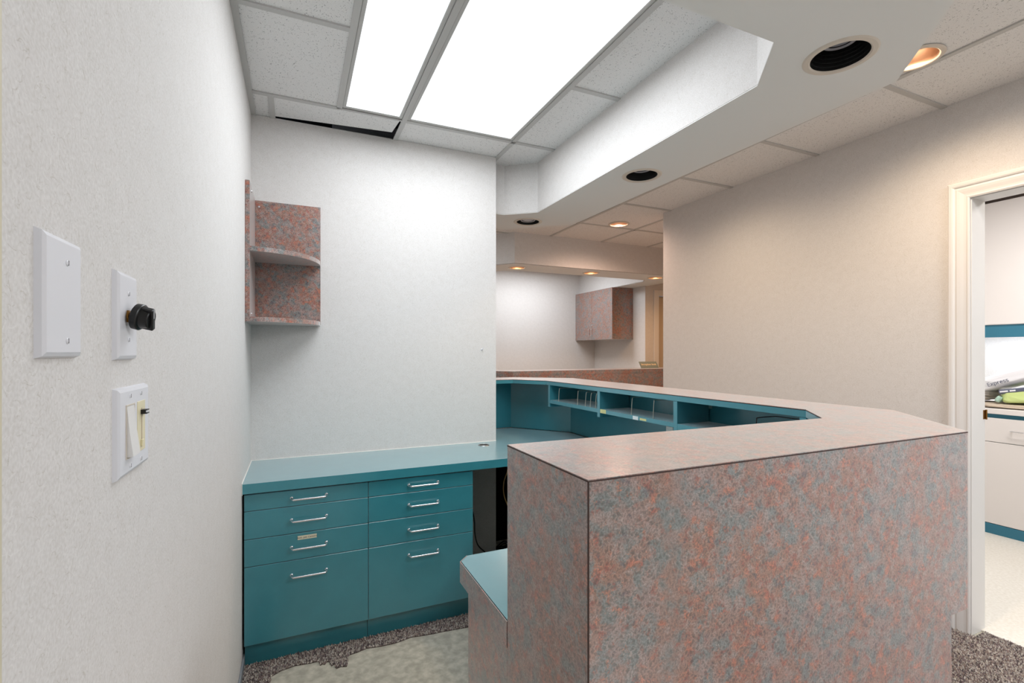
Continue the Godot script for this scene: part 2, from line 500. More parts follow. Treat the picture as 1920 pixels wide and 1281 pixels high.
func shell():
	wall("wall_left", rect(-0.32, -0.2, -2.785, -0.48), "pale fibre-papered wall on the left that carries the white switch plates")
	wall("wall_back", rect(-0.32, 1.09, -2.785, -2.665), "pale fibre-papered wall behind the drawers and the corner shelf", FL - 0.05, 2.445)
	# right wall: papered, with the doorway cut out
	var st = begin()
	extrude(st, PackedVector2Array([Vector2(-3.167, FL - 0.05), Vector2(-1.166, FL - 0.05), Vector2(-1.166, 2.002), Vector2(-0.19, 2.002), Vector2(-0.19, FL - 0.05), Vector2(3.6, FL - 0.05), Vector2(3.6, 2.76), Vector2(-3.167, 2.76)]), Vector3(2.81, 0, 0), Vector3.BACK, Vector3.UP, Vector3.RIGHT * 0.12)
	tag(done("wall_right", st, M.wall), "long cream fibre-papered wall on the right with the white-cased doorway", "wall", "", "structure")
	wall("wall_entry", rect(-2.5, -0.2, -0.48, -0.36), "return wall at the near end of the switch-plate wall")
	wall("wall_behind", rect(-0.32, 0.62, 0.42, 0.54), "short wall close behind the viewer on the left")
	wall("wall_waiting_left", rect(-2.62, -2.5, -0.48, 3.6), "far left wall of the waiting area behind the viewer")
	wall("wall_waiting_rear", rect(-2.62, 2.93, 3.5, 3.62), "rear wall of the waiting area behind the viewer")
	wall("wall_hall_left", rect(0.08, 0.2, -6.3, -2.785), "hall wall hidden behind the drawer wall", FL - 0.05, 2.445)
	wall("wall_far", rect(0.08, 4.27, -6.30, -6.18), "brightly lit far wall behind the second reception")
	wall("wall_far_stub", rect(4.15, 4.27, -6.18, -5.014), "short far wall that carries the brown double-door cupboard")
	st = begin()
	extrude(st, PackedVector2Array([Vector2(4.27, FL - 0.05), Vector2(4.36, FL - 0.05), Vector2(4.36, 2.03), Vector2(5.2, 2.03), Vector2(5.2, FL - 0.05), Vector2(6.6, FL - 0.05), Vector2(6.6, 2.76), Vector2(4.27, 2.76)]), Vector3(0, 0, -5.014), Vector3.RIGHT, Vector3.UP, Vector3.FORWARD * 0.12)
	tag(done("wall_far_hall", st, M.wall), "hall wall around the far door under warm light", "wall", "", "structure")
	wall("wall_hall_right", rect(6.48, 6.6, -5.014, -3.047), "end wall of the hall, out of sight to the right")
	wall("wall_hall_near", rect(2.93, 6.6, -3.167, -3.047), "hall wall that backs the side room")
	wall("wall_side_far", rect(2.93, 5.24, -2.7, -2.58), "far wall of the side room beyond the doorway")
	wall("wall_side_right", rect(5.12, 5.24, -2.58, 0.9), "wall behind the white cupboards in the side room")
	wall("wall_side_near", rect(2.93, 5.24, 0.9, 1.02), "near wall of the side room beyond the doorway")
	# roof deck over the ceiling grid
	st = begin(); box(st, Vector3(-2.7, 2.76, -6.4), Vector3(6.7, 2.86, 3.7))
	tag(done("roof_deck", st, M.plenum), "dark roof deck above the suspended ceiling", "roof", "", "structure")
	# corner bead at the left edge of the picture
	st = begin(); box(st, Vector3(-0.206, FL, -0.481), Vector3(-0.1985, CH, -0.474), 0.002)
	tag(done("trim_1", st, M.cream), "thin cream corner bead at the near end of the left wall", "trim", "", "structure")
	st = begin(); box(st, Vector3(-0.2, FL, -2.6), Vector3(-0.192, 0.035, -0.48), 0.003)
	tag(done("baseboard_left", st, M.vinyl_base), "thin grey vinyl baseboard along the switch-plate wall", "baseboard", "", "structure")
	st = begin(); box(st, Vector3(0.79, FL, -2.665), Vector3(1.09, 0.085, -2.655), 0.003)
	tag(done("baseboard_back", st, M.vinyl_base), "grey baseboard under the worktop beside the drawers", "baseboard", "", "structure")

# ============================================================================ ceiling
var region_b = []
const P1 := [[-0.2, -0.545], [1.378, -0.545], [1.735, -0.894], [1.70, -2.80], [1.33, -3.10], [0.2, -3.10], [0.2, -2.785], [1.09, -2.785], [1.09, -2.771], [1.19, -2.771], [1.356, -2.637], [1.356, -1.093], [1.206, -0.92], [-0.2, -0.92]]
const P1_OUT := [[-0.2, -0.545], [1.378, -0.545], [1.735, -0.894], [1.70, -2.80], [1.33, -3.10], [0.2, -3.10], [0.2, -2.785], [-0.2, -2.785]]
const P2 := [[1.55, -6.18], [1.55, -4.74], [1.94, -4.262], [4.19, -4.262], [4.19, -5.014], [4.15, -5.014], [4.15, -6.18], [3.89, -6.18], [3.89, -4.73], [3.82, -4.62], [2.09, -4.62], [1.85, -4.84], [1.85, -6.18]]
const P2_OUT := [[1.55, -6.18], [1.55, -4.74], [1.94, -4.262], [4.19, -4.262], [4.19, -5.014], [4.15, -5.014], [4.15, -6.18]]

func cut(polys, by):
	var out = []
	for p in polys:
		for q in Geometry2D.clip_polygons(p, by):
			if not Geometry2D.is_polygon_clockwise(q) or q.size() > 2: out.append(q)
	return out

func meet(polys, by):
	var out = []
	for p in polys:
		for q in Geometry2D.intersect_polygons(p, by): out.append(q)
	return out

func area_of(p):
	var a = 0.0
	for i in p.size(): a += p[i].cross(p[(i + 1) % p.size()])
	return abs(a) * 0.5

func add_tile(parent, poly, holes = []):
	if area_of(poly) < 0.0006: return
	if holes.is_empty():
		var st = begin(); slab(st, poly, 2.446, 2.461)
		done("ceiling_tile", st, M.tile, parent)
	else:
		var g := CSGPolygon3D.new(); g.name = "ceiling_tile"
		var pp := PackedVector2Array()
		for p in poly: pp.append(Vector2(p.x, p.y))
		g.polygon = pp; g.depth = 0.0155; g.mode = CSGPolygon3D.MODE_DEPTH
		g.rotation.x = PI / 2; g.position.y = 2.446
		g.material = M.tile
		parent.add_child(g, true)
		for h in holes:
			var c := CSGCylinder3D.new(); c.name = "opening"
			c.operation = CSGShape3D.OPERATION_SUBTRACTION
			c.radius = 0.077; c.height = 0.1; c.sides = 40; c.material = M.tile
			c.rotation.x = PI / 2; c.position = Vector3(h.x, h.y, 0)
			g.add_child(c, true)

func add_tee(parent, poly):
	if area_of(poly) < 0.0003: return
	var st = begin(); slab(st, poly, 2.44, 2.4465)
	done("grid_tee", st, M.grid, parent)

func ceiling_first():
	var c = thing("ceiling", Vector3.ZERO, "suspended tile ceiling over the desk, with one tile slipped by the wall", "ceiling", "", "structure")
	var inner = plan([[-0.2, -0.92], [1.206, -0.92], [1.356, -1.093], [1.356, -2.637], [1.19, -2.771], [1.09, -2.771], [1.09, -2.665], [-0.2, -2.665]])
	var cells = []
	for z in [[-2.43, -1.82], [-1.82, -1.21], [-1.21, -0.92]]:
		cells.append(rect(-0.2, 0.19, z[0], z[1])); cells.append(rect(1.105, 1.36, z[0], z[1]))
	cells.append(rect(0.19, 1.105, -1.21, -0.92))
	cells.append(rect(-0.2, -0.105, -2.70, -2.43)); cells.append(rect(0.495, 1.105, -2.70, -2.43)); cells.append(rect(1.105, 1.36, -2.8, -2.43))
	for r in cells:
		for p in meet([r], inner): add_tile(c, p)
	# the slipped tile leaves a dark wedge along the wall
	add_tile(c, plan([[-0.105, -2.43], [0.478, -2.43], [0.463, -2.588], [-0.105, -2.648]]))
	var tees = [rect(0.176, 0.200, -2.43, -0.92), rect(0.483, 0.507, -2.665, -0.92), rect(1.085, 1.109, -2.771, -0.92),
		rect(-0.178, 0.19, -2.442, -2.418), rect(0.507, 1.36, -2.442, -2.418), rect(0.19, 0.483, -2.436, -2.424),
		rect(-0.178, 0.176, -1.832, -1.808), rect(1.109, 1.36, -1.832, -1.808), rect(-0.178, 1.36, -1.222, -1.198),
		rect(-0.117, -0.093, -2.665, -2.442)]
	for r in tees:
		for p in meet([r], inner): add_tee(c, p)
	var st = begin(); box(st, Vector3(-0.2, 2.4385, -2.665), Vector3(-0.178, 2.4425, -0.92))
	done("wall_moulding", st, M.grid, c)

func ceiling_rest():
	var c = thing("ceiling_tiles_outer", Vector3.ZERO, "suspended tile ceiling outside the lowered soffits, over hall and waiting area", "ceiling", "", "structure")
	var p1 = plan(P1_OUT); var p2 = plan(P2_OUT)
	var regions = [rect(-2.5, 2.81, -0.36, 3.5), rect(-0.2, 2.81, -0.545, -0.36), rect(0.2, 2.81, -6.18, -0.545), rect(2.81, 6.48, -5.014, -3.167)]
	var xs = [-2.55, -1.94, -1.33, -0.72, -0.11, 0.5, 1.11, 1.72, 2.33, 2.94, 3.55, 4.16, 4.77, 5.38, 5.99, 6.6]
	var zs = [-6.75, -6.14, -5.53, -4.92, -4.31, -3.705, -3.08, -2.468, -1.858, -1.248, -0.638, -0.03, 0.58, 1.19, 1.80, 2.41, 3.02, 3.63]
	var cans = [Vector2(2.235, -1.087), Vector2(2.678, -3.60), Vector2(2.11, -2.31), Vector2(4.80, -4.0)]
	for reg in regions:
		for i in xs.size() - 1:
			for j in zs.size() - 1:
				var cell = rect(xs[i], xs[i + 1], zs[j], zs[j + 1])
				var list = meet([cell], reg)
				for w in WAITING: list = cut(list, rect(w[0] - 0.293, w[0] + 0.293, w[1] - 0.603, w[1] + 0.603))
				list = cut(list, rect(0.512, 1.098, -4.298, -3.712))
				list = cut(list, p1); list = cut(list, p2)
				for p in list:
					var hs = []
					for h in cans:
						if Geometry2D.is_point_in_polygon(h, p): hs.append(h)
					add_tile(c, p, hs)
		for x in xs:
			var list = cut(cut(meet([rect(x - 0.012, x + 0.012, -6.2, 3.5)], reg), p1), p2)
			for p in list: add_tee(c, p)
		for z in zs:
			var list = cut(cut(meet([rect(-2.5, 6.48, z - 0.012, z + 0.012)], reg), p1), p2)
			for p in list: add_tee(c, p)
	# inside the far soffit ring and in the side room: plain tiles
	var far_in = plan([[1.85, -6.18], [1.85, -4.84], [2.09, -4.62], [3.82, -4.62], [3.89, -4.73], [3.89, -6.18]])
	for i in range(5, 12):
		for j in range(0, 5):
			for p in meet([rect(xs[i], xs[i + 1], zs[j], zs[j + 1])], far_in):
				for q in cut([p], rect(2.29, 3.41, -5.73, -5.17)): add_tile(c, q)
	var side = rect(2.93, 5.12, -2.58, 0.9)
	for i in range(9, 15):
		for j in range(6, 15):
			for p in meet([rect(xs[i], xs[i + 1], zs[j], zs[j + 1])], side):
				for q in cut([p], rect(3.45, 4.05, -1.62, -0.38)): add_tile(c, q)

# ============================================================================ soffits
func soffit_ring(called, label, ring, faces_out, faces_in, holes):
	var s = thing(called, Vector3.ZERO, label, "soffit", "", "structure")
	var g := CSGPolygon3D.new(); g.name = "underside"
	g.polygon = plan(ring); g.depth = 0.003; g.mode = CSGPolygon3D.MODE_DEPTH
	g.rotation.x = PI / 2; g.position.y = 2.14; g.material = M.paint
	s.add_child(g, true)
	for h in holes:
		var c := CSGCylinder3D.new(); c.name = "opening"
		c.operation = CSGShape3D.OPERATION_SUBTRACTION
		c.radius = 0.077; c.height = 0.1; c.sides = 40; c.material = M.paint
		c.rotation.x = PI / 2; c.position = Vector3(h.x, h.y, 0)
		g.add_child(c, true)
	for f in faces_out:
		var st = begin(); strip(st, plan(f), 0.012, 2.1445, 2.7)
		done("outer_face", st, M.soffit_paper, s)
	for f in faces_in:
		var st = begin(); strip(st, plan(f), 0.012, 2.1445, 2.7)
		done("inner_face", st, M.soffit_paper, s)

func soffits():
	soffit_ring("soffit", "lowered soffit with chamfered corners around the bright light panels above the desk", P1,
		[[[-0.2, -0.545], [1.378, -0.545], [1.735, -0.894], [1.70, -2.80], [1.33, -3.10], [0.2, -3.10]]].map(func(f): f.reverse(); return f),
		[[[-0.2, -0.92], [1.206, -0.92], [1.356, -1.093], [1.356, -2.637], [1.19, -2.771], [1.09, -2.771]]],
		[Vector2(1.438, -0.885), Vector2(1.533, -1.878), Vector2(1.395, -2.855)])
	soffit_ring("soffit_far", "lowered soffit with small warm downlights over the far reception", P2,
		[[[1.55, -6.18], [1.55, -4.74], [1.94, -4.262], [4.19, -4.262], [4.19, -5.014]]],
		[[[3.89, -6.18], [3.89, -4.73], [3.82, -4.62], [2.09, -4.62], [1.85, -4.84], [1.85, -6.18]]],
		[Vector2(2.055, -4.455), Vector2(2.925, -4.425), Vector2(3.80, -4.415)])

# ============================================================================ lamps
func panel_light(called, label, x0, x1, z0, z1):
	var t = thing(called, Vector3((x0 + x1) / 2, CH, (z0 + z1) / 2), label, "ceiling light")
	var hx = (x1 - x0) / 2; var hz = (z1 - z0) / 2
	var f = 0.016
	for k in [[Vector3(-hx, 0.0035, -hz), Vector3(-hx + f, 0.012, hz)], [Vector3(hx - f, 0.0035, -hz), Vector3(hx, 0.012, hz)], [Vector3(-hx + f, 0.0035, -hz), Vector3(hx - f, 0.012, -hz + f)], [Vector3(-hx + f, 0.0035, hz - f), Vector3(hx - f, 0.012, hz)]]:
		var st = begin(); box(st, k[0], k[1], 0.002)
		done("frame", st, M.grid, t)
	var st = begin(); box(st, Vector3(-hx + f, 0.006, -hz + f), Vector3(hx - f, 0.010, hz - f))
	done("lens", st, M.lens, t)
	st = begin()
	box(st, Vector3(-hx + 0.01, 0.012, -hz + 0.01), Vector3(hx - 0.01, 0.11, hz - 0.01))
	done("housing", st, M.grid, t)

func light_panels():
	panel_light("light_panel", "narrow white fluorescent panel in the ceiling nearest the left wall", 0.2005, 0.4825, -2.417, -1.2225)
	panel_light("light_panel", "wide white fluorescent panel in the ceiling beside the narrow one", 0.5075, 1.0845, -2.4175, -1.2225)
	panel_light("light_panel", "white fluorescent panel hidden above the far reception soffit", 2.29, 3.41, -5.73, -5.17)
	panel_light("light_panel", "white fluorescent panel over the corridor beside the viewer", 1.732, 2.318, -0.023, 1.183)
	panel_light("light_panel", "white fluorescent panel over the corridor farthest behind the viewer", 1.732, 2.318, 1.807, 3.013)
	panel_light("light_panel", "white fluorescent panel of the hall, hidden behind the drawer wall", 0.512, 1.098, -4.298, -3.712)
	panel_light("light_panel", "white fluorescent panel in the side room ceiling beyond the doorway", 3.45, 4.05, -1.62, -0.38)

func downlight(at, label, lit, group, energy = 0.0, deep = 0.05, color = Color(1.0, 0.89, 0.76)):
	var t = thing("downlight", at, label, "downlight", group)
	var st = begin()
	lathe(st, [[0.074, 0.006], [0.074, -0.001], [0.078, -0.004], [0.090, -0.0035], [0.0945, 0.0], [0.0945, 0.001]], Vector3.ZERO, Vector3.UP, 48)
	done("trim_ring", st, M.trim_ring, t)
	st = begin()
	if lit:
		lathe(st, [[0.074, 0.0], [0.0735, 0.02], [0.068, 0.06], [0.055, 0.10], [0.03, 0.125], [0.0, 0.13]], Vector3.ZERO, Vector3.UP, 48, true)
		done("reflector", st, M.warm_metal, t)
	else:
		# stepped black baffle
		var prof = []
		for k in 9:
			prof.append([0.074 - k * 0.0022, k * 0.011]); prof.append([0.0725 - k * 0.0022, k * 0.011 + 0.009])
		prof.append([0.05, 0.10]); prof.append([0.0, 0.13])
		lathe(st, prof, Vector3.ZERO, Vector3.UP, 48, true)
		done("baffle", st, M.baffle, t)
	st = begin()
	lathe(st, [[0.075, -0.0005], [0.079, 0.0], [0.079, 0.14], [0.0, 0.14]], Vector3.ZERO, Vector3.UP, 32)
	done("housing", st, M.steel, t)
	st = begin()
	if lit:
		lathe(st, [[0.0, 0.055], [0.018, 0.060], [0.030, 0.072], [0.034, 0.088], [0.026, 0.105], [0.014, 0.125]], Vector3.ZERO, Vector3.UP, 28)
		done("bulb", st, M.bulb, t)
		var l := SpotLight3D.new(); l.name = "bulb_light"
		l.position = at + Vector3(0, 0.004, 0); l.rotation.x = -PI / 2
		l.spot_angle = 83.0; l.spot_angle_attenuation = 1.0; l.spot_range = 12.0; l.spot_attenuation = 2.0
		l.light_color = color; l.light_energy = energy * E_CAN; l.light_size = 0.03; l.shadow_enabled = true
		l.name = "downlight_light"
		add_child(l, true)
	else:
		lathe(st, [[0.0, 0.0], [0.026, 0.001], [0.036, 0.004], [0.040, 0.008], [0.041, 0.012], [0.034, 0.038], [0.018, 0.066]], Vector3(0, deep, 0), Vector3.UP, 32)
		lathe(st, [[0.040, 0.0035], [0.0465, 0.0], [0.052, 0.006]], Vector3(0, deep, 0), Vector3.UP, 32)
		done("bulb", st, M.dead_bulb, t)

func downlights():
	downlight(Vector3(1.438, 2.14, -0.885), "large unlit black downlight in the soffit corner nearest the doorway", false, "unlit black downlights", 0.0, 0.045)
	downlight(Vector3(1.533, 2.14, -1.878), "unlit black downlight halfway along the soffit", false, "unlit black downlights", 0.0, 0.03)
	downlight(Vector3(1.395, 2.14, -2.855), "small unlit black downlight at the far soffit corner, its bulb showing", false, "unlit black downlights", 0.0, 0.008)
	downlight(Vector3(2.235, 2.4425, -1.087), "lit copper downlight in a ceiling tile, half hidden by the soffit edge", true, "lit warm downlights", 1.1)
	downlight(Vector3(2.678, 2.4425, -3.60), "dim brass downlight in a hall ceiling tile before the far soffit", true, "lit warm downlights", 1.5, 0.055, Color(1.0, 0.84, 0.74))
	var amber = Color(1.0, 0.78, 0.55)
	downlight(Vector3(2.055, 2.14, -4.455), "warm downlight at the left chamfer of the far soffit", true, "lit warm downlights", 0.4, 0.055, amber)
	downlight(Vector3(2.925, 2.14, -4.425), "warm downlight midway along the far soffit, over the brown counter", true, "lit warm downlights", 0.4, 0.055, amber)
	downlight(Vector3(3.80, 2.14, -4.415), "warm downlight at the right end of the far soffit above the small sign", true, "lit warm downlights", 0.4, 0.055, amber)
	downlight(Vector3(2.11, 2.4425, -2.31), "warm downlight in a corridor ceiling tile, hidden above the soffit edge", true, "lit warm downlights", 0.75)
	downlight(Vector3(4.80, 2.4425, -4.0), "warm downlight in the hall ceiling before the far door", true, "lit warm downlights", 0.9, 0.055, Color(1.0, 0.74, 0.48))

# ============================================================================ floors
func floor_finish():
	var st = begin(); box(st, Vector3(-2.7, FL - 0.15, -6.4), Vector3(6.7, FL, 3.7))
	tag(done("floor", st, M.bare), "bare beige floor with old glue where the carpet is torn away", "floor", "", "structure")
	st = begin(); box(st, Vector3(2.895, FL, -2.58), Vector3(5.12, FL + 0.008, 0.9), 0.002)
	tag(done("floor_side_room", st, M.vinyl), "pale speckled vinyl floor in the side room", "floor", "", "structure")
	st = begin(); box(st, Vector3(-2.5, FL, -0.36), Vector3(1.30, FL + 0.008, 3.5), 0.002)
	tag(done("floor_waiting", st, M.pale_floor), "pale vinyl floor of the waiting area behind the viewer", "floor", "", "structure")
	# carpet left along the toe kick and the left wall, with a torn edge, and whole outside the desk
	var edge = [[-0.198, -0.50], [-0.10, -0.52], [-0.094, -0.9], [-0.098, -1.3], [-0.09, -1.7], [-0.093, -1.95], [-0.092, -2.105], [-0.091, -2.142], [-0.055, -2.164], [-0.006, -2.175], [0.05, -2.168], [0.088, -2.166], [0.091, -2.135], [0.101, -2.141], [0.108, -2.133], [0.118, -2.15], [0.128, -2.142], [0.133, -2.112], [0.146, -2.120], [0.15, -2.086], [0.168, -2.092], [0.19, -2.083], [0.199, -2.12], [0.203, -2.157], [0.24, -2.163], [0.28, -2.175], [0.34, -2.164], [0.404, -2.162], [0.476, -2.177], [0.55, -2.165], [0.625, -2.16], [0.738, -2.148], [0.86, -2.14], [0.98, -2.155], [1.02, -2.25], [1.02, -2.256], [-0.198, -2.256]]
	carpet("carpet_remnant", "torn strip of grey-brown carpet left along the teal toe kick", plan(edge), 420.0)
	var out = plan([[1.36, -0.56], [2.895, -0.2], [2.895, -1.13], [2.81, -1.13], [2.81, -3.1], [1.80, -3.1], [1.72, -0.92]])
	carpet("carpet_corridor", "grey-brown loop carpet of the corridor by the doorway", plan([[1.352, -0.588], [1.352, 0.6], [2.895, 0.6], [2.895, -1.13], [2.81, -1.13], [2.81, -2.2], [1.69, -2.2], [1.664, -0.9]]), 900.0)

func carpet(called, label, poly, density):
	var t = thing(called, Vector3.ZERO, label, "carpet", "", "stuff")
	var st = begin(); slab(st, poly, FL, FL + 0.004)
	done("backing", st, M.carpet, t)
	# loops of pile
	var tuft := SurfaceTool.new(); tuft.begin(Mesh.PRIMITIVE_TRIANGLES)
	for k in 3:
		var a = TAU * k / 3.0; var b = TAU * (k + 1) / 3.0
		var p = Vector3(cos(a), 0, sin(a)); var q = Vector3(cos(b), 0, sin(b)); var top = Vector3(0.35, 1.7, 0.15)
		tri(tuft, p, q, top, p + q)
	var lo = poly[0]; var hi = poly[0]
	for p in poly: lo = lo.min(p); hi = hi.max(p)
	var step = 0.0052
	var where = []
	var z = lo.y
	while z < hi.y:
		var x = lo.x
		while x < hi.x:
			var p = Vector2(x + rng.randf_range(-0.0022, 0.0022), z + rng.randf_range(-0.0022, 0.0022))
			if Geometry2D.is_point_in_polygon(p, poly): where.append(p)
			x += step
		z += step
	var mm := MultiMesh.new(); mm.transform_format = MultiMesh.TRANSFORM_3D; mm.use_colors = true
	mm.mesh = tuft.commit(); mm.instance_count = where.size()
	var tones = [Color(0.13, 0.11, 0.11), Color(0.22, 0.17, 0.175), Color(0.38, 0.33, 0.29), Color(0.58, 0.53, 0.47), Color(0.30, 0.235, 0.21), Color(0.48, 0.445, 0.41)]
	for i in where.size():
		var s = rng.randf_range(0.0032, 0.0052)
		var bs = Basis(Vector3.UP, rng.randf() * TAU) * Basis(Vector3.RIGHT, rng.randf_range(-0.4, 0.4))
		mm.set_instance_transform(i, Transform3D(bs.scaled(Vector3(s, s * rng.randf_range(0.7, 1.3), s)), Vector3(where[i].x, FL + 0.0035, where[i].y)))
		mm.set_instance_color(i, tones[rng.randi() % tones.size()])
	var o := MultiMeshInstance3D.new(); o.name = "pile"; o.multimesh = mm; o.material_override = M.tuft
	o.set_meta("kind", "stuff")
	t.add_child(o, true)

# ============================================================================ reception counter
const OUT := [[0.382, -0.585], [1.417, -0.585], [1.715, -0.89], [1.758, -2.888], [1.424, -3.155], [0.6, -3.155]]
const INN := [[0.6, -2.905], [1.31, -2.905], [1.447, -2.69], [1.479, -1.015], [1.329, -0.864], [0.382, -0.874]]
func reception_counter():
	var t = thing("reception_counter", Vector3.ZERO, "large reception counter in rust and teal mottled laminate with a pale pinkish ledge", "counter")
	var ring = plan(OUT + INN)
	var st = begin(); slab(st, ring, 1.0985, 1.10)
	done("countertop", st, M.lam, t)
	# the dark core of the laminate shows as a thin line along every edge
	st = begin(); slab(st, Geometry2D.offset_polygon(ring, 0.0006)[0], 1.0965, 1.0985)
	done("laminate_edge", st, M.lam_line, t)
	st = begin(); box(st, Vector3(0.3814, FL, -0.5862), Vector3(0.3834, 1.0965, -0.5842)); 
	done("corner_edge", st, M.lam_line, t)
	# core of the ledge: its inner rim is teal
	var core_out = offset_path(plan(OUT), -0.003)
	var core := PackedVector2Array([Vector2(0.386, core_out[0].y)])
	for i in range(1, core_out.size()): core.append(core_out[i])
	for p in plan(INN): core.append(Vector2(max(p.x, 0.386), p.y))
	st = begin(); slab(st, core, 1.0745, 1.0965)
	done("ledge_core", st, M.teal, t)
	# outer shell, upper part wider than the base on the corridor side
	st = begin()
	extrude(st, PackedVector2Array([Vector2(0.383, FL), Vector2(1.348, FL), Vector2(1.348, 0.69), Vector2(1.417, 0.69), Vector2(1.417, 1.0965), Vector2(0.383, 1.0965)]), Vector3(0, 0, -0.585), Vector3.RIGHT, Vector3.UP, Vector3.FORWARD * 0.06)
	done("front_panel", st, M.lam, t)
	st = begin(); strip(st, plan([[1.417, -0.5852], [1.715, -0.89], [1.758, -2.888], [1.424, -3.155], [0.6, -3.155]]), -0.056, 0.69, 1.0965)
	done("upper_shell", st, M.lam, t)
	st = begin(); strip(st, plan([[1.347, -0.6], [1.645, -0.92], [1.688, -2.86], [1.40, -3.09], [0.6, -3.09]]), -0.03, FL, 0.69)
	done("base_shell", st, M.lam, t)
	st = begin(); slab(st, plan([[1.30, -0.588], [1.415, -0.588], [1.712, -0.89], [1.755, -2.887], [1.42, -3.15], [0.62, -3.15], [0.62, -3.06], [1.39, -3.06], [1.66, -2.85], [1.61, -0.93]]), 0.687, 0.6895)
	done("overhang_underside", st, M.lam, t)
	# end wall facing the desk opening
	st = begin(); box(st, Vector3(0.382, FL, -0.874), Vector3(0.42, 1.0965, -0.586))
	done("end_panel", st, M.lam, t)
	st = begin(); box(st, Vector3(0.382, FL, -1.112), Vector3(0.41, 0.697, -0.8745))
	done("desk_end_panel", st, M.lam, t)
	# inside faces above the worktop, teal
	st = begin(); strip(st, plan([[1.092, -3.098], [1.381, -3.098], [1.657, -2.748], [1.655, -1.0], [1.36, -0.655], [0.43, -0.655]]), -0.008, 0.752, 1.0745)
	done("inner_panel", st, M.teal, t)
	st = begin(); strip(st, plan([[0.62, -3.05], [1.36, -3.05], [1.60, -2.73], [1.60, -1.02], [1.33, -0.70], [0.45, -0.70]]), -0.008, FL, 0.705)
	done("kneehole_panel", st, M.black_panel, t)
	# pigeon holes along the corridor side
	var inx = func(z): return lerpf(1.479, 1.447, (-1.015 - z) / 1.675)
	for d in [[-2.695, -2.652, 0.938], [-2.149, -2.125, 0.938], [-1.596, -1.571, 0.94], [-1.036, -1.014, 0.94]]:
		st = begin()
		var x0 = inx.call(d[1]) + 0.001
		box(st, Vector3(x0, d[2], d[0] if d[0] < -2.2 and d[0] > -2.2 else d[1] - 0.0235), Vector3(1.649, 1.0745, d[1]), 0.001)
		done("divider", st, M.teal, t)
	for s in [[-2.652, -2.1485, 0.961, 0.9815], [-2.125, -1.5945, 0.961, 0.9805], [-1.571, -1.0375, 0.954, 0.9785]]:
		st = begin()
		extrude(st, PackedVector2Array([Vector2(inx.call(s[0]) + 0.002, s[0]), Vector2(1.649, s[0]), Vector2(1.649, s[1]), Vector2(inx.call(s[1]) + 0.002, s[1])]), Vector3(0, s[2], 0), Vector3.RIGHT, Vector3.BACK, Vector3.UP * (s[3] - s[2]))
		done("shelf", st, M.teal, t)
	st = begin(); box(st, Vector3(1.47, 0.936, -1.640), Vector3(1.492, 0.960, -1.597), 0.001)
	tag(done("support_block", st, M.speck, t), "grey speckled block", "")
	# paper labels stuck on the shelf edges
	for n in [[-2.121, -2.072, 0.962, 0.982, M.yellow_note, "pale yellow paper label"], [-1.859, -1.821, 0.9615, 0.9785, M.white_note, "white paper label"], [-1.809, -1.765, 0.964, 0.974, M.yellow_note, "small pale yellow paper label"]]:
		st = begin()
		var xa = inx.call(n[0]) + 0.0014; var xb = inx.call(n[1]) + 0.0014
		extrude(st, PackedVector2Array([Vector2(xa, n[0]), Vector2(xb, n[1]), Vector2(xb + 0.0006, n[1]), Vector2(xa + 0.0006, n[0])]), Vector3(0, n[2], 0), Vector3.RIGHT, Vector3.BACK, Vector3.UP * (n[3] - n[2]))
		tag(done("paper_label", st, n[4], t), n[5], "")
	st = begin(); box(st, Vector3(1.6480, 1.035, -1.58), Vector3(1.6488, 1.074, -1.553))
	tag(done("tape_strip", st, M.tape, t), "strip of grey tape", "")

func wire_frame(z0, z1, y1, label, mat, lean = 0.0, depth = 0.10, mid = false):
	# bent wire: two upright legs joined by a hoop that runs back into the pigeon hole
	var inx = lerpf(1.479, 1.447, (-1.015 - z0) / 1.675) + 0.008
	var y0 = 0.9815
	var t = thing("wire_divider", Vector3(inx, y0, (z0 + z1) / 2), label, "wire divider", "wire dividers in the counter pigeon holes")
	var h = y1 - y0; var d = (z1 - z0) / 2
	for s in ([-1, 0, 1] if mid else [-1, 1]):
		var st = begin()
		tube(st, smooth_path([Vector3(0, 0, d * s), Vector3(0.001, h * 0.6, d * s + lean * 0.6), Vector3(0.003, h - 0.006, d * s + lean), Vector3(0.012, h, d * s + lean), Vector3(depth, h, d * s + lean)], 5), 0.0017, 7)
		done("leg", st, mat, t)
	var st = begin()
	tube(st, [Vector3(depth, h, -d + lean), Vector3(depth, h, d + lean)], 0.0017, 7)
	done("crossbar", st, M.black, t)

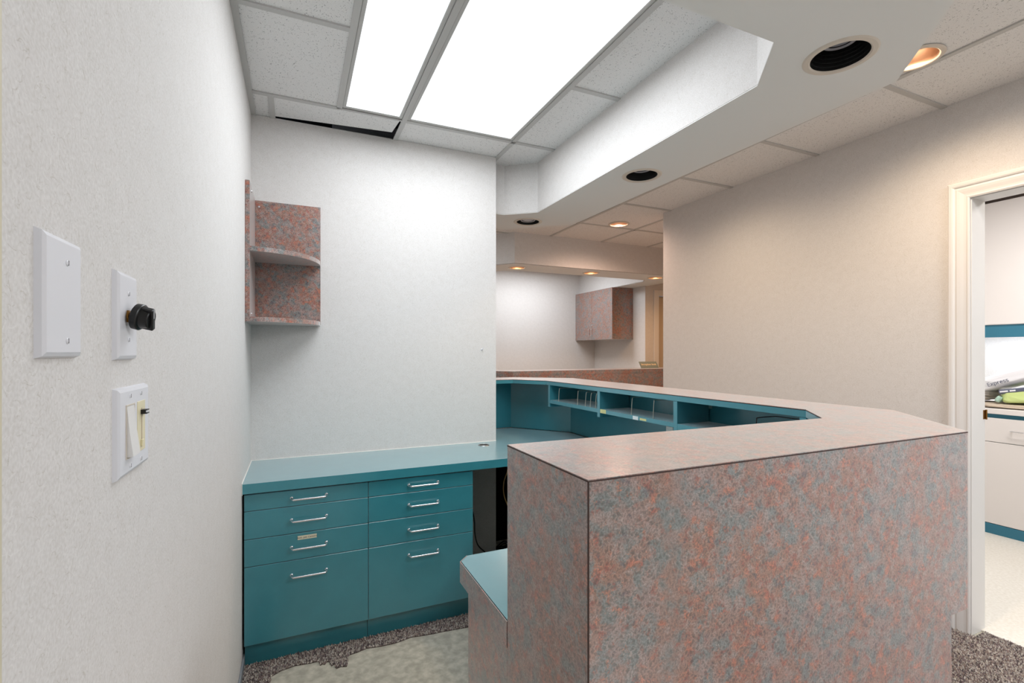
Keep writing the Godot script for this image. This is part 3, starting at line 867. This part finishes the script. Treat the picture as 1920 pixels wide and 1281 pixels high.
# ============================================================================ worktop
func worktop():
	var t = thing("worktop", Vector3.ZERO, "teal laminate worktop running over the drawers and around under the counter", "worktop")
	var poly = plan([[-0.197, -2.662], [1.093, -2.662], [1.093, -3.088], [1.376, -3.088], [1.648, -2.744], [1.646, -1.004], [1.36, -0.662], [0.423, -0.662], [0.423, -0.8755], [0.384, -0.8755], [0.384, -1.172], [0.41, -1.198], [0.98, -1.198], [1.05, -1.268], [1.05, -2.13], [0.975, -2.205], [-0.197, -2.205]])
	var st = begin(); slab(st, poly, 0.710, 0.75)
	done("top", st, M.teal, t)
	# patterned edging along the free end
	st = begin(); strip(st, plan([[0.3822, -0.8748], [0.3822, -1.1728], [0.4092, -1.1998]]), -0.0016, 0.697, 0.7492)
	tag(done("edging", st, M.lam, t), "mottled rust laminate edging", "")
	st = begin()
	box(st, Vector3(-0.2, 0.7495, -2.665), Vector3(1.09, 0.7535, -2.661), 0.001)
	box(st, Vector3(-0.2, 0.7495, -2.665), Vector3(-0.1965, 0.7535, -2.205), 0.001)
	box(st, Vector3(-0.1995, 0.705, -2.2085), Vector3(-0.1965, 0.7515, -2.2045), 0.001)
	done("caulk_bead", st, M.caulk, t)
	var g := Vector3(0.977, 0.75, -2.573)
	st = begin(); lathe(st, [[0.0245, 0.0024], [0.0252, 0.0034], [0.030, 0.0030], [0.0325, 0.0]], g, Vector3.UP, 32)
	var gr = done("grommet", st, M.steel, t); tag(gr, "steel-rimmed cable hole", "")
	st = begin(); lathe(st, [[0.0, 0.0023], [0.0249, 0.0023]], g, Vector3.UP, 32, true)
	done("grommet_hole", st, M.baffle, gr)

# ============================================================================ drawer units
func pull(parent, x0, x1, y, zf):
	# wire pull: two bent ends and a straight grip
	var st = begin()
	var d = 0.030; var r = 0.0042
	tube(st, smooth_path([Vector3(x0, y, zf), Vector3(x0, y, zf + d * 0.55), Vector3(x0 + 0.006, y - 0.001, zf + d * 0.93), Vector3(x0 + 0.014, y - 0.0012, zf + d), Vector3((x0 + x1) / 2, y - 0.0012, zf + d), Vector3(x1 - 0.014, y - 0.0012, zf + d), Vector3(x1 - 0.006, y - 0.001, zf + d * 0.93), Vector3(x1, y, zf + d * 0.55), Vector3(x1, y, zf)], 5), r, 12)
	lathe(st, [[0.0065, 0.0], [0.0062, 0.002], [0.004, 0.0035]], Vector3(x0, y, zf), Vector3.BACK, 16)
	lathe(st, [[0.0065, 0.0], [0.0062, 0.002], [0.004, 0.0035]], Vector3(x1, y, zf), Vector3.BACK, 16)
	done("handle", st, M.chrome, parent)

func drawer_unit(label, x0, x1, hx0, hx1, ys, note):
	var zf = -2.225
	var t = thing("drawer_unit", Vector3((x0 + x1) / 2, 0, -2.43), label, "drawer unit", "teal drawer units under the worktop")
	var o = t.position
	var st = begin()
	box(st, Vector3(x0 + 0.002, 0.088, -2.655) - o, Vector3(x1 - 0.002, 0.708, -2.246) - o)
	done("body", st, M.teal_dark, t)
	st = begin(); box(st, Vector3(x0 + 0.0004, FL, -2.64) - o, Vector3(x1 - 0.0004, 0.086, -2.259) - o, 0.001)
	done("toe_kick", st, M.teal, t)
	for i in 4:
		st = begin()
		box(st, Vector3(x0 + 0.0006, ys[i + 1] + 0.0013, -2.2455) - o, Vector3(x1 - 0.0006, ys[i] - 0.0013, zf) - o, 0.0012)
		var d = done("drawer", st, M.teal, t)
		pull(d, hx0 - o.x, hx1 - o.x, [0.668, 0.577, 0.4615, 0.345][i], zf - o.z)
		if note and i == 2:
			st = begin(); box(st, Vector3(0.006, 0.4885, zf) - o, Vector3(0.081, 0.505, zf + 0.0006) - o)
			var n = done("paper_label", st, M.paper, d); tag(n, "small cream label with handwriting", "")
			var w = done("handwriting", text_mesh("Batt. per Camera", "Droid Serif", 0.0098, 0.0003, 400, true), M.ink, d)
			w.position = Vector3(0.0435, 0.4968, zf + 0.0008) - o

func drawers():
	drawer_unit("teal four-drawer unit against the left wall, a handwritten label on its third drawer", -0.193, 0.2945, -0.017, 0.120, [0.702, 0.633, 0.518, 0.406, 0.085], true)
	drawer_unit("teal four-drawer unit next to the open kneehole, no label on it", 0.2955, 0.789, 0.476, 0.613, [0.702, 0.633, 0.519, 0.4055, 0.085], false)

# ============================================================================ wall plates
func plate_mesh(st, z0, z1, y0, y1, th = 0.0065):
	# bevelled cover plate on the left wall (x = -0.2), facing +x
	var x = -0.2
	var b = 0.0055
	var lo = [Vector3(x, y0, z0), Vector3(x, y0, z1), Vector3(x, y1, z1), Vector3(x, y1, z0)]
	var mid = []; var top = []
	var c = Vector3(x, (y0 + y1) / 2, (z0 + z1) / 2)
	for p in lo:
		var d = Vector3(0, sign(p.y - c.y), sign(p.z - c.z))
		mid.append(p + Vector3(th * 0.72, 0, 0) - d * b * 0.35); top.append(p + Vector3(th, 0, 0) - d * b)
	for i in 4:
		var j = (i + 1) % 4
		var out = (lo[i] + lo[j]) * 0.5 - c
		quad(st, lo[i], lo[j], mid[j], mid[i], out)
		quad(st, mid[i], mid[j], top[j], top[i], out + Vector3(0.05, 0, 0))
	quad(st, top[0], top[1], top[2], top[3], Vector3.RIGHT)

func screw(parent, y, z, x = -0.1935):
	var st = begin()
	lathe(st, [[0.0, 0.0012], [0.0018, 0.0011], [0.0030, 0.0003], [0.0032, -0.0005]], Vector3(x, y, z), Vector3.RIGHT, 14)
	var o = done("screw", st, M.plate, parent)
	st = begin(); box(st, Vector3(x + 0.0008, y - 0.0022, z - 0.0004), Vector3(x + 0.0013, y + 0.0022, z + 0.0004))
	done("slot", st, M.ink, o)

func wall_plates():
	var t = thing("blank_plate", Vector3.ZERO, "blank white cover plate with two screws, nearest on the left wall", "wall plate", "white wall plates")
	var st = begin(); plate_mesh(st, -0.612, -0.530, 1.278, 1.389)
	done("plate", st, M.plate, t); screw(t, 1.366, -0.576); screw(t, 1.294, -0.576)
	t = thing("knob_plate", Vector3.ZERO, "white wall plate with a black rotary knob on a brass shaft", "wall plate", "white wall plates")
	st = begin(); plate_mesh(st, -0.794, -0.717, 1.2735, 1.383)
	done("plate", st, M.plate, t); screw(t, 1.357, -0.755); screw(t, 1.299, -0.755)
	st = begin()
	lathe(st, [[0.0085, 0.0], [0.0085, 0.002], [0.0062, 0.0025], [0.0062, 0.006], [0.0042, 0.0065], [0.0042, 0.012]], Vector3(-0.1935, 1.3285, -0.753), Vector3.RIGHT, 6)
	done("shaft", st, M.brass, t)
	# knob: skirt, tapered body and a raised pointer bar
	st = begin()
	var ax = Vector3(1.0, -0.24, 0.16).normalized()
	var ko = Vector3(-0.1865, 1.3292, -0.753)
	lathe(st, [[0.0, 0.0], [0.0145, 0.0], [0.0165, 0.0012], [0.0168, 0.0075], [0.0160, 0.0085], [0.0135, 0.0095], [0.0120, 0.0175], [0.0110, 0.0185], [0.0, 0.0185]], ko, ax, 28)
	var bz = ax; var by = Vector3(0, 0.86, 0.5); by = (by - bz * by.dot(bz)).normalized(); var bx = by.cross(bz)
	box(st, Vector3(-0.0036, -0.0150, 0.008), Vector3(0.0036, 0.0150, 0.0215), 0.0012, Transform3D(Basis(bx, by, bz), ko))
	done("knob", st, M.black, t)
	st = begin(); box(st, Vector3(-0.0006, 0.002, 0.0213), Vector3(0.0006, 0.0145, 0.0217), 0.0, Transform3D(Basis(bx, by, bz), ko))
	done("pointer_line", st, M.plate, t)
	t = thing("switch_plate", Vector3.ZERO, "white double switch plate with a rocker and an ivory slide dimmer", "switch", "white wall plates")
	st = begin(); plate_mesh(st, -0.849, -0.718, 1.127, 1.239)
	done("plate", st, M.plate, t)
	for z in [-0.7615, -0.8075]:
		screw(t, 1.2275, z); screw(t, 1.1385, z)
	# rocker in its frame
	st = begin()
	for k in [[-0.7785, -0.7765, 1.149, 1.217], [-0.7455, -0.7435, 1.149, 1.217], [-0.7765, -0.7455, 1.149, 1.1505], [-0.7765, -0.7455, 1.2155, 1.217]]:
		box(st, Vector3(-0.1938, k[2], k[0]), Vector3(-0.1925, k[3], k[1]))
	done("rocker_frame", st, M.trim_ring, t)
	st = begin()
	extrude(st, PackedVector2Array([Vector2(-0.1945, 1.151), Vector2(-0.1862, 1.152), Vector2(-0.1900, 1.183), Vector2(-0.1928, 1.215), Vector2(-0.1945, 1.215)]), Vector3(0, 0, -0.776), Vector3.RIGHT, Vector3.UP, Vector3.BACK * 0.030)
	done("rocker", st, M.white_trim, t)
	st = begin(); box(st, Vector3(-0.1945, 1.149, -0.8255), Vector3(-0.1928, 1.217, -0.7905), 0.0005)
	var dm = done("dimmer_insert", st, M.ivory, t); tag(dm, "ivory slide dimmer insert", "")
	st = begin(); box(st, Vector3(-0.1930, 1.163, -0.8093), Vector3(-0.1922, 1.207, -0.8077)); done("dimmer_slot", st, M.kraft, dm)
	st = begin(); box(st, Vector3(-0.193, 1.155, -0.8125), Vector3(-0.1905, 1.1645, -0.8045), 0.0008); done("dimmer_button", st, M.ivory, dm)
	st = begin(); box(st, Vector3(-0.1928, 1.1990, -0.8170), Vector3(-0.1860, 1.2005, -0.8045)); box(st, Vector3(-0.1928, 1.2035, -0.8170), Vector3(-0.1860, 1.205, -0.8045))
	box(st, Vector3(-0.1928, 1.199, -0.8050), Vector3(-0.1870, 1.205, -0.8040)); tag(done("dimmer_lever", st, M.black, dm), "black slide lever", "")

# ============================================================================ corner shelf
func corner_shelf():
	var t = thing("corner_shelf", Vector3(-0.2, 1.414, -2.665), "mottled brown corner shelf with a curved middle shelf, high on the back wall", "shelf")
	var o = t.position
	var st = begin(); box(st, Vector3(-0.1995, 1.414, -2.6645) - o, Vector3(-0.1815, 2.021, -2.347) - o, 0.0008)
	done("side_panel", st, M.lam, t)
	st = begin(); box(st, Vector3(-0.1815, 1.4205, -2.6645) - o, Vector3(0.114, 2.0205, -2.6465) - o, 0.0008)
	done("back_panel", st, M.lam, t)
	for y in [[1.7185, 1.739], [1.4145, 1.4345]]:
		var p := PackedVector2Array([Vector2(-0.1815, -2.6465)])
		for k in 17:
			var a = PI / 2 * k / 16.0
			p.append(Vector2(-0.1815 + 0.294 * sin(a), -2.6465 + 0.299 * cos(a)))
		st = begin()
		var q := PackedVector2Array()
		for v in p: q.append(v - Vector2(o.x, o.z))
		slab(st, q, y[0] - o.y, y[1] - o.y)
		done("shelf", st, M.lam, t)
	for s in [[Vector3(-0.165, 1.990, -2.646), Vector3.BACK], [Vector3(-0.163, 1.444, -2.646), Vector3.BACK], [Vector3(-0.1812, 1.995, -2.42), Vector3.RIGHT], [Vector3(-0.1812, 1.452, -2.42), Vector3.RIGHT]]:
		st = begin(); lathe(st, [[0.0, 0.004], [0.004, 0.0035], [0.0058, 0.001], [0.006, 0.0]], s[0] - o, s[1], 14)
		tag(done("screw", st, M.chrome, t), "silver screw head", "")

# ============================================================================ far reception
func far_reception():
	var t = thing("far_counter", Vector3.ZERO, "second reception counter in brown laminate across the hall", "counter")
	var ring = plan([[1.55, -4.42], [1.835, -4.075], [3.95, -4.075], [4.10, -4.22], [4.10, -4.40], [1.98, -4.40], [1.84, -4.56], [1.55, -4.75]])
	var st = begin(); slab(st, ring, 1.0985, 1.10); done("countertop", st, M.lam, t)
	st = begin(); slab(st, Geometry2D.offset_polygon(ring, -0.001)[0], 1.06, 1.0985); done("ledge_core", st, M.lam, t)
	st = begin(); strip(st, plan([[1.552, -4.42], [1.836, -4.077], [3.95, -4.077], [4.098, -4.22], [4.098, -4.40]]), -0.05, FL, 1.0595)
	done("front_panel", st, M.lam, t)
	# sign leaning back on the ledge
	var s = thing("desk_sign", Vector3(3.618, 1.10, -4.29), "small grey-green Reception Desk sign leaning on the far brown counter", "sign")
	var xf = Transform3D(Basis(Vector3.RIGHT, deg_to_rad(-32.0)), Vector3.ZERO)
	st = begin(); box(st, Vector3(-0.124, 0.0, -0.0025), Vector3(0.124, 0.084, 0.0025), 0.001, xf); done("plate", st, M.sign, s)
	var w = done("lettering", text_mesh("Reception Desk", "Droid Serif", 0.027, 0.001, 700), M.sign_text, s)
	w.transform = xf * Transform3D(Basis.IDENTITY, Vector3(0, 0.045, 0.0032))
	# wall cupboard
	var c = thing("wall_cupboard", Vector3(3.98, 1.45, -5.72), "brown mottled double-door cupboard hung on the far wall under the soffit", "cupboard")
	var o = c.position
	st = begin(); box(st, Vector3(3.831, 1.45, -6.178) - o, Vector3(4.149, 2.138, -5.262) - o, 0.001); done("body", st, M.lam, c)
	for d in [[-6.176, -5.7535], [-5.7505, -5.264]]:
		st = begin(); box(st, Vector3(3.811, 1.45, d[0]) - o, Vector3(3.8305, 2.136, d[1]) - o, 0.001)
		var dr = done("door", st, M.lam, c)
		var z = -5.785 if d[1] < -5.75 else -5.72
		st = begin(); tube(st, smooth_path([Vector3(3.811, 1.502, z), Vector3(3.785, 1.503, z), Vector3(3.782, 1.512, z), Vector3(3.782, 1.588, z), Vector3(3.785, 1.597, z), Vector3(3.811, 1.598, z)].map(func(p): return p - o), 4), 0.005, 10)
		done("handle", st, M.chrome, dr)
	st = begin(); lathe(st, [[0.0, 0.010], [0.008, 0.009], [0.010, 0.004], [0.010, 0.0]], Vector3(3.811, 1.655, -5.735) - o, Vector3.LEFT, 16)
	done("lock", st, M.chrome, c)
	# far door
	var d = thing("door_2", Vector3(4.78, 0, -5.014), "far cream door with a moulded casing under warm light", "door", "", "structure")
	o = d.position
	for k in [[Vector3(4.285, FL, -5.014), Vector3(4.365, 2.095, -4.996)], [Vector3(5.195, FL, -5.014), Vector3(5.275, 2.095, -4.996)], [Vector3(4.365, 2.02, -5.014), Vector3(5.195, 2.095, -4.996)]]:
		st = begin(); box(st, k[0] - o, k[1] - o, 0.006); done("casing", st, M.white_trim, d)
	st = begin(); box(st, Vector3(4.362, FL, -5.10) - o, Vector3(5.198, 2.02, -5.06) - o, 0.002); done("leaf", st, M.door, d)

# ============================================================================ side room seen through the doorway
func side_room():
	var d = thing("door_1", Vector3.ZERO, "white moulded door casing and jamb on the right wall, door itself out of view", "door", "", "structure")
	var X := 2.81
	# profile across the casing: distance from the opening, thickness
	var prof = PackedVector2Array([Vector2(0.0, 0.0), Vector2(0.0, 0.010), Vector2(0.006, 0.013), Vector2(0.012, 0.011), Vector2(0.020, 0.0115), Vector2(0.034, 0.015), Vector2(0.044, 0.0165), Vector2(0.052, 0.014), Vector2(0.056, 0.0185), Vector2(0.062, 0.021), Vector2(0.072, 0.021), Vector2(0.078, 0.016), Vector2(0.078, 0.0)])
	var z0 = -1.149; var z1 = -0.207; var top = 1.986
	# left leg, head and right leg as mitred lofts
	var loops = []
	for corner in [[z0, FL, Vector2(-1, 0)], [z0, top, Vector2(-1, 1)], [z1, top, Vector2(1, 1)], [z1, FL, Vector2(1, 0)]]:
		var loop = []
		for p in prof: loop.append(Vector3(X - p.y, corner[1] + corner[2].y * p.x, corner[0] + corner[2].x * p.x))
		loops.append(loop)
	for s in 3:
		var st = begin()
		var cen = Vector3.ZERO
		for p in loops[s]: cen += p
		for p in loops[s + 1]: cen += p
		cen /= 2.0 * prof.size()
		for i in prof.size() - 1:
			var a = loops[s][i]; var b = loops[s][i + 1]; var c = loops[s + 1][i + 1]; var e = loops[s + 1][i]
			var dir = (e - a).normalized()
			var edge = b - a
			var n = edge.cross(dir)
			var inward = Vector3(X + 0.2, (a.y + e.y) / 2, (a.z + e.z) / 2)
			var pm = prof[i + 1] - prof[i]
			var out = Vector3(-pm.x, 0, 0)
			var across = [Vector3(0, 0, -1), Vector3(0, 1, 0), Vector3(0, 0, 1)][s]
			out += across * pm.y * -1.0
			quad(st, a, b, c, e, out)
		done("casing", st, M.white_trim, d)
	var st = begin(); box(st, Vector3(2.811, FL, -1.165), Vector3(2.93, 2.002, -1.146), 0.001); done("jamb", st, M.white_trim, d)
	st = begin(); box(st, Vector3(2.811, FL, -0.21), Vector3(2.93, 2.002, -0.191), 0.001); done("jamb", st, M.white_trim, d)
	st = begin(); box(st, Vector3(2.811, 1.983, -1.146), Vector3(2.93, 2.002, -0.21), 0.001); done("head_jamb", st, M.white_trim, d)
	st = begin(); box(st, Vector3(2.912, 0.970, -1.1465), Vector3(2.9305, 1.012, -1.1445), 0.001)
	tube(st, [Vector3(2.932, 0.968, -1.142), Vector3(2.932, 1.014, -1.142)], 0.0035, 10)
	tag(done("hinge", st, M.brass, d), "brass hinge", "")
	# base cabinet
	var b = thing("base_cabinet", Vector3(4.8, FL, -1.3), "white base cabinet with teal toe kick seen through the doorway", "cabinet")
	var o = b.position
	st = begin(); box(st, Vector3(4.512, 0.075, -2.57) - o, Vector3(5.118, 0.842, 0.2) - o); done("body", st, M.cab_teal, b)
	st = begin(); box(st, Vector3(4.492, FL + 0.008, -2.57) - o, Vector3(5.118, 0.066, 0.2) - o, 0.001); done("toe_kick", st, M.cab_teal, b)
	for z in [[-1.86, -1.27], [-1.265, -0.68], [-2.46, -1.865]]:
		st = begin(); box(st, Vector3(4.492, 0.648, z[0]) - o, Vector3(4.512, 0.815, z[1]) - o, 0.0015)
		var dr = done("drawer", st, M.cab_white, b)
		var zm = (z[0] + z[1]) / 2
		st = begin(); tube(st, smooth_path([Vector3(4.492, 0.735, zm - 0.048), Vector3(4.47, 0.735, zm - 0.048), Vector3(4.463, 0.735, zm - 0.040), Vector3(4.463, 0.735, zm + 0.040), Vector3(4.47, 0.735, zm + 0.048), Vector3(4.492, 0.735, zm + 0.048)].map(func(p): return p - o), 4), 0.0045, 10)
		done("handle", st, M.chrome, dr)
		st = begin(); box(st, Vector3(4.492, 0.070, z[0]) - o, Vector3(4.512, 0.644, z[1]) - o, 0.0015); done("door", st, M.cab_white, b)
	var w = thing("side_worktop", Vector3(4.8, 0.845, -1.3), "white worktop on the base cabinet in the side room", "worktop")
	st = begin(); box(st, Vector3(-0.315, 0.0, -1.27), Vector3(0.318, 0.036, 1.5), 0.002); done("top", st, M.cab_white, w)
	# wall cupboards with a teal light rail
	var u = thing("wall_cabinet", Vector3(4.95, 1.475, -1.3), "tall white wall cabinet with a teal light rail below, beyond the doorway", "cabinet")
	o = u.position
	st = begin(); box(st, Vector3(4.77, 1.484, -2.57) - o, Vector3(5.118, 2.398, 0.2) - o); done("body", st, M.cab_white, u)
	for z in [[-1.93, -1.32], [-1.315, -0.72], [-2.53, -1.935]]:
		st = begin(); box(st, Vector3(4.752, 1.486, z[0]) - o, Vector3(4.77, 2.398, z[1]) - o, 0.0015); done("door", st, M.cab_white, u)
	st = begin(); box(st, Vector3(4.768, 1.391, -2.57) - o, Vector3(4.786, 1.483, 0.2) - o, 0.001); tag(done("light_rail", st, M.cab_teal, u), "teal light rail", "")
	st = begin(); box(st, Vector3(4.765, 2.399, -2.57) - o, Vector3(5.118, 2.438, 0.2) - o, 0.001); tag(done("top_filler", st, M.dark_wood, u), "dark brown filler strip", "")
	var tl = thing("cupboard_light", Vector3(4.86, 1.462, -1.6), "slim tube light tucked behind the teal rail of the wall cabinet", "light")
	st = begin(); box(st, Vector3(-0.03, 0.0, -0.47), Vector3(0.03, 0.013, 0.47), 0.002); done("housing", st, M.cab_white, tl)
	st = begin(); tube(st, [Vector3(0, -0.006, -0.45), Vector3(0, -0.006, 0.45)], 0.006, 10); done("tube", st, M.lens, tl)

# ============================================================================ small things
func small_things():
	# nail in the back wall
	var n = thing("wall_hook", Vector3(1.0, 1.297, -2.665), "tiny white nail hook near the free edge of the back wall", "hook")
	var st = begin(); tube(st, smooth_path([Vector3(0, 0, 0), Vector3(0, -0.001, 0.010), Vector3(0.002, 0.004, 0.014), Vector3(0.004, 0.012, 0.014)], 4), 0.0022, 8); done("pin", st, M.plate, n)
	st = begin(); lathe(st, [[0.0, 0.003], [0.005, 0.0025], [0.006, 0.0]], Vector3.ZERO, Vector3.BACK, 14); done("base", st, M.plate, n)
	# wires in the pigeon holes
	wire_frame(-2.556, -2.342, 1.061, "wide wire divider in the leftmost pigeon hole, next to the chamfer", M.wire, 0.003)
	wire_frame(-2.27, -2.170, 1.060, "three-legged wire divider in the leftmost pigeon hole beside its right partition", M.wire, 0.006, 0.06, true)
	wire_frame(-1.877, -1.723, 1.064, "wire divider standing in the middle pigeon hole above the paper labels", M.wire, 0.004)
	wire_frame(-1.20, -1.075, 1.050, "black wire divider at the near end of the last pigeon hole", M.black, 0.0)
	# cables under the worktop
	var c = thing("power_cable", Vector3(0.80, 0.40, -2.30), "thin black cable drooping from the drawer unit edge in the kneehole", "cable")
	var o = c.position
	st = begin(); tube(st, smooth_path([Vector3(0.792, 0.515, -2.27), Vector3(0.815, 0.47, -2.30), Vector3(0.845, 0.40, -2.36), Vector3(0.88, 0.30, -2.45), Vector3(0.93, 0.20, -2.54), Vector3(1.0, 0.12, -2.60), Vector3(1.05, 0.05, -2.63), Vector3(1.10, 0.0, -2.66)].map(func(p): return p - o), 6), 0.0035, 8)
	done("wire", st, M.cable, c)
	c = thing("cream_cable", Vector3(1.25, 0.4, -2.85), "cream cable looping down in the dark kneehole beside the counter end", "cable")
	o = c.position
	st = begin(); tube(st, smooth_path([Vector3(1.16, 0.707, -2.80), Vector3(1.21, 0.63, -2.80), Vector3(1.23, 0.55, -2.80), Vector3(1.20, 0.46, -2.80), Vector3(1.20, 0.38, -2.80), Vector3(1.23, 0.30, -2.80), Vector3(1.30, 0.18, -2.82), Vector3(1.38, 0.0, -2.84)].map(func(p): return p - o), 6), 0.0038, 8)
	done("wire", st, M.cream_cable, c)
	c = thing("cream_cable", Vector3(1.25, 0.5, -2.85), "cream cable crossing diagonally over the looping one in the kneehole", "cable")
	o = c.position
	st = begin(); tube(st, smooth_path([Vector3(1.12, 0.707, -2.82), Vector3(1.17, 0.63, -2.79), Vector3(1.23, 0.545, -2.78), Vector3(1.30, 0.45, -2.78), Vector3(1.40, 0.33, -2.80), Vector3(1.45, 0.0, -2.84)].map(func(p): return p - o), 6), 0.0032, 8)
	done("wire", st, M.cream_cable, c)
	c = thing("cable_tangle", Vector3(1.16, 0, -2.78), "dark tangle of cables on the floor at the back of the kneehole", "cables", "", "stuff")
	o = c.position
	st = begin()
	for k in 9:
		var pts = []
		var a0 = rng.randf() * TAU
		for j in 9:
			var a = a0 + j * 0.75
			var rr = rng.randf_range(0.05, 0.13)
			pts.append(Vector3(rr * cos(a), 0.002 + rng.randf() * 0.07, rr * sin(a) * 0.7))
		tube(st, smooth_path(pts, 5), 0.0042, 6)
	done("wires", st, M.cable, c)
	# parcels on the side-room worktop
	var y0 = 0.881
	var k = thing("folded_bag", Vector3(4.70, y0, -1.66), "flat beige paper bag at the bottom of the pile on the side worktop", "bag")
	st = begin(); pillow(st, Vector3(0.17, 0.017, 0.26), 0.55, Transform3D(Basis(Vector3.UP, 0.05), Vector3(0, 0.017, 0)), 0.03); done("sack", st, M.kraft, k)
	k = thing("crumpled_wrap", Vector3(4.70, y0 + 0.020, -1.87), "crumpled grey plastic wrap left of the lime green packet", "wrap")
	st = begin(); pillow(st, Vector3(0.15, 0.040, 0.10), 0.7, Transform3D(Basis(Vector3.RIGHT, -0.12), Vector3(0, 0.058, 0)), 0.08, 30); done("film", st, M.crumple, k)
	k = thing("lime_packet", Vector3(4.70, y0 + 0.036, -1.58), "lime green packet with a slate band, under the white Express bag", "packet")
	var xf = Transform3D(Basis(Vector3.RIGHT, -0.10), Vector3(0, 0.06, 0))
	st = begin(); pillow(st, Vector3(0.16, 0.050, 0.125), 0.35, xf, 0.012); done("wrapper", st, M.lime, k)
	st = begin(); box(st, Vector3(-0.162, 0.028, -0.118), Vector3(-0.10, 0.060, 0.126), 0.008, Transform3D(Basis(Vector3.RIGHT, -0.20), Vector3(0, 0.06, 0)))
	var bd = done("band", st, M.slate, k)
	for z in [[-0.108, -0.065], [-0.055, -0.025]]:
		st = begin(); box(st, Vector3(-0.1632, 0.040, z[0]), Vector3(-0.162, 0.050, z[1]), 0.0, Transform3D(Basis(Vector3.RIGHT, -0.20), Vector3(0, 0.06, 0))); done("printed_block", st, M.bag_white, bd)
	st = begin(); pillow(st, Vector3(0.03, 0.024, 0.016), 0.6, Transform3D(Basis(Vector3.RIGHT, 0.5), Vector3(-0.13, 0.03, -0.128)), 0.06, 12); done("corner_fold", st, M.mint, k)
	k = thing("mailer_bag", Vector3(4.72, y0 + 0.158, -1.645), "white plastic Express bag on top of the pile on the side worktop", "bag")
	xf = Transform3D(Basis(Vector3.RIGHT, -0.38), Vector3(0, 0.065, 0))
	st = begin(); pillow(st, Vector3(0.17, 0.052, 0.26), 0.45, xf, 0.014, 28); done("bag", st, M.bag_white, k)
	var tx = done("lettering", text_mesh("Express", "Droid Sans", 0.036, 0.001), M.slate, k)
	tx.transform = xf * Transform3D(Basis(Vector3.UP, -PI / 2), Vector3(-0.1735, -0.012, -0.075))
